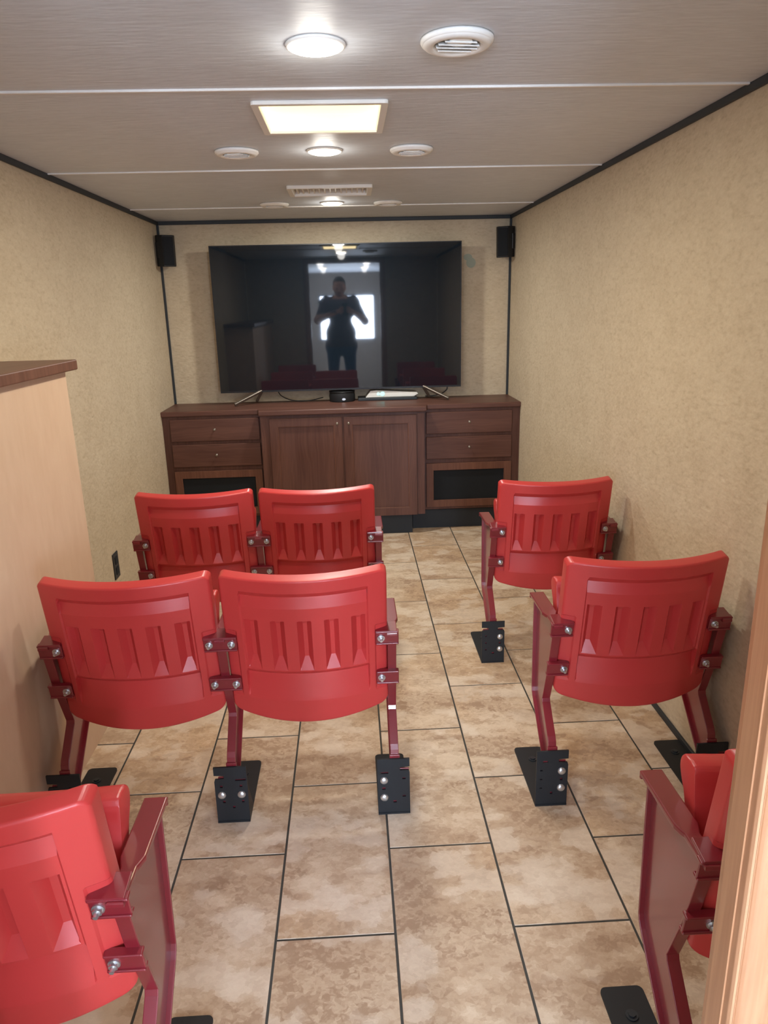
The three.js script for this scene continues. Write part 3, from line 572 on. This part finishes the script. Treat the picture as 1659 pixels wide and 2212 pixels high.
// ------------------------------------------------------------------ the photographer, mirrored in the television
{
  const V = (x, y, z) => [x, y, z];
  const cap = (p, a, b, ra, rb) => {
    const bx_ = b[0] - a[0], by = b[1] - a[1], bz = b[2] - a[2], px = p[0] - a[0], py = p[1] - a[1], pz = p[2] - a[2];
    const t = clamp((px * bx_ + py * by + pz * bz) / (bx_ * bx_ + by * by + bz * bz + 1e-9));
    return Math.hypot(px - bx_ * t, py - by * t, pz - bz * t) - (ra + (rb - ra) * t);
  };
  const smin = (a, b, k) => { const h = clamp(0.5 + 0.5 * (b - a) / k); return b + (a - b) * h - k * h * (1 - h); };
  function march(cx, cy, cz, half, res, bones, k, color) {
    const mc = new MarchingCubes(res, new THREE.MeshBasicMaterial(), false, false, 150000); mc.isolation = 0;
    const hs = res / 2, p = [0, 0, 0];
    for (let z = 0; z < res; z++) for (let y = 0; y < res; y++) for (let x = 0; x < res; x++) {
      p[0] = cx + (x - hs) / hs * half; p[1] = cy + (y - hs) / hs * half; p[2] = cz + (z - hs) / hs * half;
      let d = 1; for (const b of bones) { const q = cap(p, b[0], b[1], b[2], b[3]); if (q < d + 0.15) d = smin(d, q, b[4] ?? k); }
      mc.field[x + y * res + z * res * res] = -d;
    }
    mc.update();
    const n = mc.count, pos = new Float32Array(n * 3);
    for (let i = 0; i < n; i++) { pos[3 * i] = cx + mc.positionArray[3 * i] * half; pos[3 * i + 1] = cy + mc.positionArray[3 * i + 1] * half; pos[3 * i + 2] = cz + mc.positionArray[3 * i + 2] * half; }
    let g = new THREE.BufferGeometry(); g.setAttribute('position', new THREE.BufferAttribute(pos, 3));
    g = mergeVertices(g, 1e-4); g.computeVertexNormals();
    const q = g.attributes.position, col = new Float32Array(q.count * 3), c = new THREE.Color();
    for (let i = 0; i < q.count; i++) { c.set(color(q.getX(i), q.getY(i), q.getZ(i))); col.set([c.r, c.g, c.b], 3 * i); }
    g.setAttribute('color', new THREE.BufferAttribute(col, 3));
    return g.toNonIndexed();
  }
  const SKIN = 0xc48f78, SHIRT = 0x5a4f5c, JEANS = 0x3d5680, SHOE = 0x2b2b2e;
  const px = -0.11, pz = 0.47;                                    // middle of the body
  const sL = V(px - 0.2, 1.585, pz), sR = V(px + 0.2, 1.585, pz), eL = V(-0.43, 1.345, 0.36), eR = V(0.24, 1.315, 0.36), wL = V(-0.155, 1.455, 0.115), wR = V(0.075, 1.45, 0.115);
  const body = [
    [V(px - 0.13, 1.5, pz), V(px + 0.13, 1.5, pz), 0.125, 0.125], [V(px, 1.5, pz), V(px, 1.2, pz - 0.02), 0.15, 0.165], [V(px - 0.07, 1.15, pz), V(px + 0.07, 1.15, pz), 0.15, 0.15], [V(px - 0.09, 0.98, pz), V(px + 0.09, 0.98, pz), 0.14, 0.14],
    [V(px, 1.55, pz + 0.01), V(px, 1.7, pz - 0.015), 0.075, 0.06],
    [V(px - 0.1, 1.57, pz), sL, 0.085, 0.075], [V(px + 0.1, 1.57, pz), sR, 0.085, 0.075],
    [sL, eL, 0.072, 0.052, 0.04], [eL, wL, 0.052, 0.033, 0.03], [sR, eR, 0.072, 0.052, 0.04], [eR, wR, 0.052, 0.033, 0.03],
    [V(px - 0.11, 0.96, pz), V(px - 0.13, 0.5, pz - 0.01), 0.105, 0.068, 0.04], [V(px - 0.13, 0.5, pz - 0.01), V(px - 0.14, 0.1, pz + 0.02), 0.066, 0.05, 0.03],
    [V(px + 0.11, 0.96, pz), V(px + 0.13, 0.5, pz - 0.01), 0.105, 0.068, 0.04], [V(px + 0.13, 0.5, pz - 0.01), V(px + 0.14, 0.1, pz + 0.02), 0.066, 0.05, 0.03],
    [V(px - 0.14, 0.055, pz + 0.05), V(px - 0.16, 0.045, pz - 0.15), 0.053, 0.042, 0.03], [V(px + 0.14, 0.055, pz + 0.05), V(px + 0.16, 0.045, pz - 0.15), 0.053, 0.042, 0.03]];
  const half = (p, a, b, t) => { const d = [b[0] - a[0], b[1] - a[1], b[2] - a[2]]; return ((p[0] - a[0]) * d[0] + (p[1] - a[1]) * d[1] + (p[2] - a[2]) * d[2]) / (d[0] ** 2 + d[1] ** 2 + d[2] ** 2) > t; };
  const bodyG = march(px, 0.9, pz - 0.12, 0.92, 150, body, 0.06, (x, y, z) => {
    if (y > 1.625 && Math.abs(x - px) < 0.1) return SKIN;
    if (y < 0.09) return SHOE; if (y < 0.97 && Math.abs(x - px) < 0.3) return JEANS;
    const L = x < px; const a = L ? sL : sR, b = L ? eL : eR, w = L ? wL : wR;
    if (cap([x, y, z], b, w, 0, 0) < 0.062 && half([x, y, z], a, b, 0.72)) return SKIN;
    if (half([x, y, z], a, b, 0.8) && cap([x, y, z], a, b, 0, 0) < 0.08 && Math.abs(x - px) > 0.2) return SKIN;
    return SHIRT;
  });
  // head, looking down at the phone
  const hc = V(px, 1.785, pz - 0.03), h = (x, y, z) => V(hc[0] + x, hc[1] + y * 0.98 + z * 0.22, hc[2] + z - y * 0.2);
  const headG = march(hc[0], hc[1] - 0.02, hc[2], 0.2, 110, [
    [h(0, 0.03, 0.02), h(0, 0.045, -0.01), 0.083, 0.08], [h(0, -0.02, -0.04), h(0, -0.075, -0.062), 0.055, 0.036], [h(-0.03, -0.03, -0.035), h(0.03, -0.03, -0.035), 0.05, 0.05],
    [h(-0.038, 0.012, -0.08), h(0.038, 0.012, -0.08), 0.012, 0.012, 0.02], [h(0, 0.0, -0.092), h(0, -0.03, -0.112), 0.007, 0.012, 0.012], [h(-0.012, -0.034, -0.1), h(0.012, -0.034, -0.1), 0.008, 0.008, 0.01],
    [h(-0.018, -0.06, -0.094), h(0.018, -0.06, -0.094), 0.007, 0.007, 0.012], [h(-0.083, 0.012, 0.0), h(-0.087, -0.028, -0.008), 0.013, 0.01, 0.012], [h(0.083, 0.012, 0.0), h(0.087, -0.028, -0.008), 0.013, 0.01, 0.012],
    [h(0, -0.06, 0.02), V(px, 1.66, pz - 0.01), 0.06, 0.06]], 0.03, (x, y, z) => { const ly = y - hc[1], lz = z - hc[2]; return ly < -0.066 && ly > -0.082 && lz < -0.085 ? 0x9c5a52 : SKIN; });
  // hands closed on the long edges of the phone
  const PH = { x: -0.037, y: 1.49, z: 0.03, w: 0.038, h: 0.08, d: 0.0045 };
  const hand = (s, w) => {
    const ex = PH.x + s * PH.w, palm = V(ex + s * 0.022, 1.468, 0.062), bones = [[w, palm, 0.03, 0.027], [V(ex + s * 0.02, 1.445, 0.06), V(ex + s * 0.02, 1.5, 0.055), 0.02, 0.02]];
    [[1.512, 0.0085, 0.92], [1.49, 0.009, 1], [1.468, 0.0088, 0.95], [1.447, 0.008, 0.8]].forEach(([y, r, l]) => {
      const k = V(ex + s * 0.026, y, 0.04), m = V(ex + s * 0.014, y + 0.002, 0.0125), e = V(ex - s * 0.016 * l, y + 0.004, 0.0135);
      bones.push([V(ex + s * 0.024, y - 0.004, 0.062), k, r * 1.15, r, 0.008], [k, m, r, r * 0.95, 0.006], [m, e, r * 0.95, r * 0.8, 0.005]);
    });
    const tb = V(ex + s * 0.012, 1.45, 0.07), tm = V(ex + s * 0.004, 1.475, 0.058), te = V(ex - s * 0.014, 1.495, 0.0465);
    bones.push([tb, tm, 0.013, 0.011, 0.01], [tm, te, 0.011, 0.009, 0.006]);
    return march(ex + s * 0.03, 1.475, 0.075, 0.105, 84, bones, 0.014, () => SKIN);
  };
  const t = thing('person', 'person in dark t-shirt and jeans photographing with a phone, mirrored in the television', 'person', [px, 0, pz]);
  const all = mergeGeometries([bodyG, headG, hand(-1, wL), hand(1, wR)]); all.translate(-px, 0, -pz);
  const m = new THREE.Mesh(all, std({ vertexColors: true, roughness: 0.8 })); m.name = 'body'; m.castShadow = m.receiveShadow = true; t.add(m);
  const hairG = march(hc[0], hc[1], hc[2], 0.2, 90, [[h(0, 0.06, 0.035), h(0, 0.075, 0.0), 0.08, 0.076], [h(0, 0.0, 0.05), h(0, 0.05, 0.045), 0.062, 0.07], [h(-0.062, 0.03, 0.02), h(-0.055, 0.07, 0.0), 0.028, 0.03], [h(0.062, 0.03, 0.02), h(0.055, 0.07, 0.0), 0.028, 0.03]], 0.02, () => 0x4a3f38);
  hairG.translate(-px, 0, -pz); const hm = new THREE.Mesh(hairG, std({ vertexColors: true, roughness: 0.9 })); hm.name = 'hair'; hm.castShadow = hm.receiveShadow = true; t.add(hm);
  for (const s of [-1, 1]) { const q = h(s * 0.031, 0.0, -0.083), g = new THREE.SphereGeometry(0.0115, 16, 12); g.translate(q[0] - px, q[1], q[2] - pz); obj('eye', g, std({ color: 0x3a2f2a, roughness: 0.2 }), t); }
  const ph = thing('phone', 'black phone held up by the person mirrored in the television', 'phone', [PH.x, PH.y, PH.z]);
  obj('body', rbx(-PH.w, PH.w, -PH.h, PH.h, -PH.d, PH.d, 0.004, 3), M.bezel, ph);
  obj('display', rbx(-PH.w + 0.003, PH.w - 0.003, -PH.h + 0.004, PH.h - 0.004, PH.d - 0.0005, PH.d + 0.0004, 0.0004, 1), M.screen, ph);
  for (const y of [0.062, 0.04]) { const g = cyl(0, 0, 0, 0.0075, 0.003, 20); g.rotateX(Math.PI / 2); g.translate(0.024, y, -PH.d - 0.001); obj('lens', g, M.screen, ph); }
}
renderer.render(scene, camera);
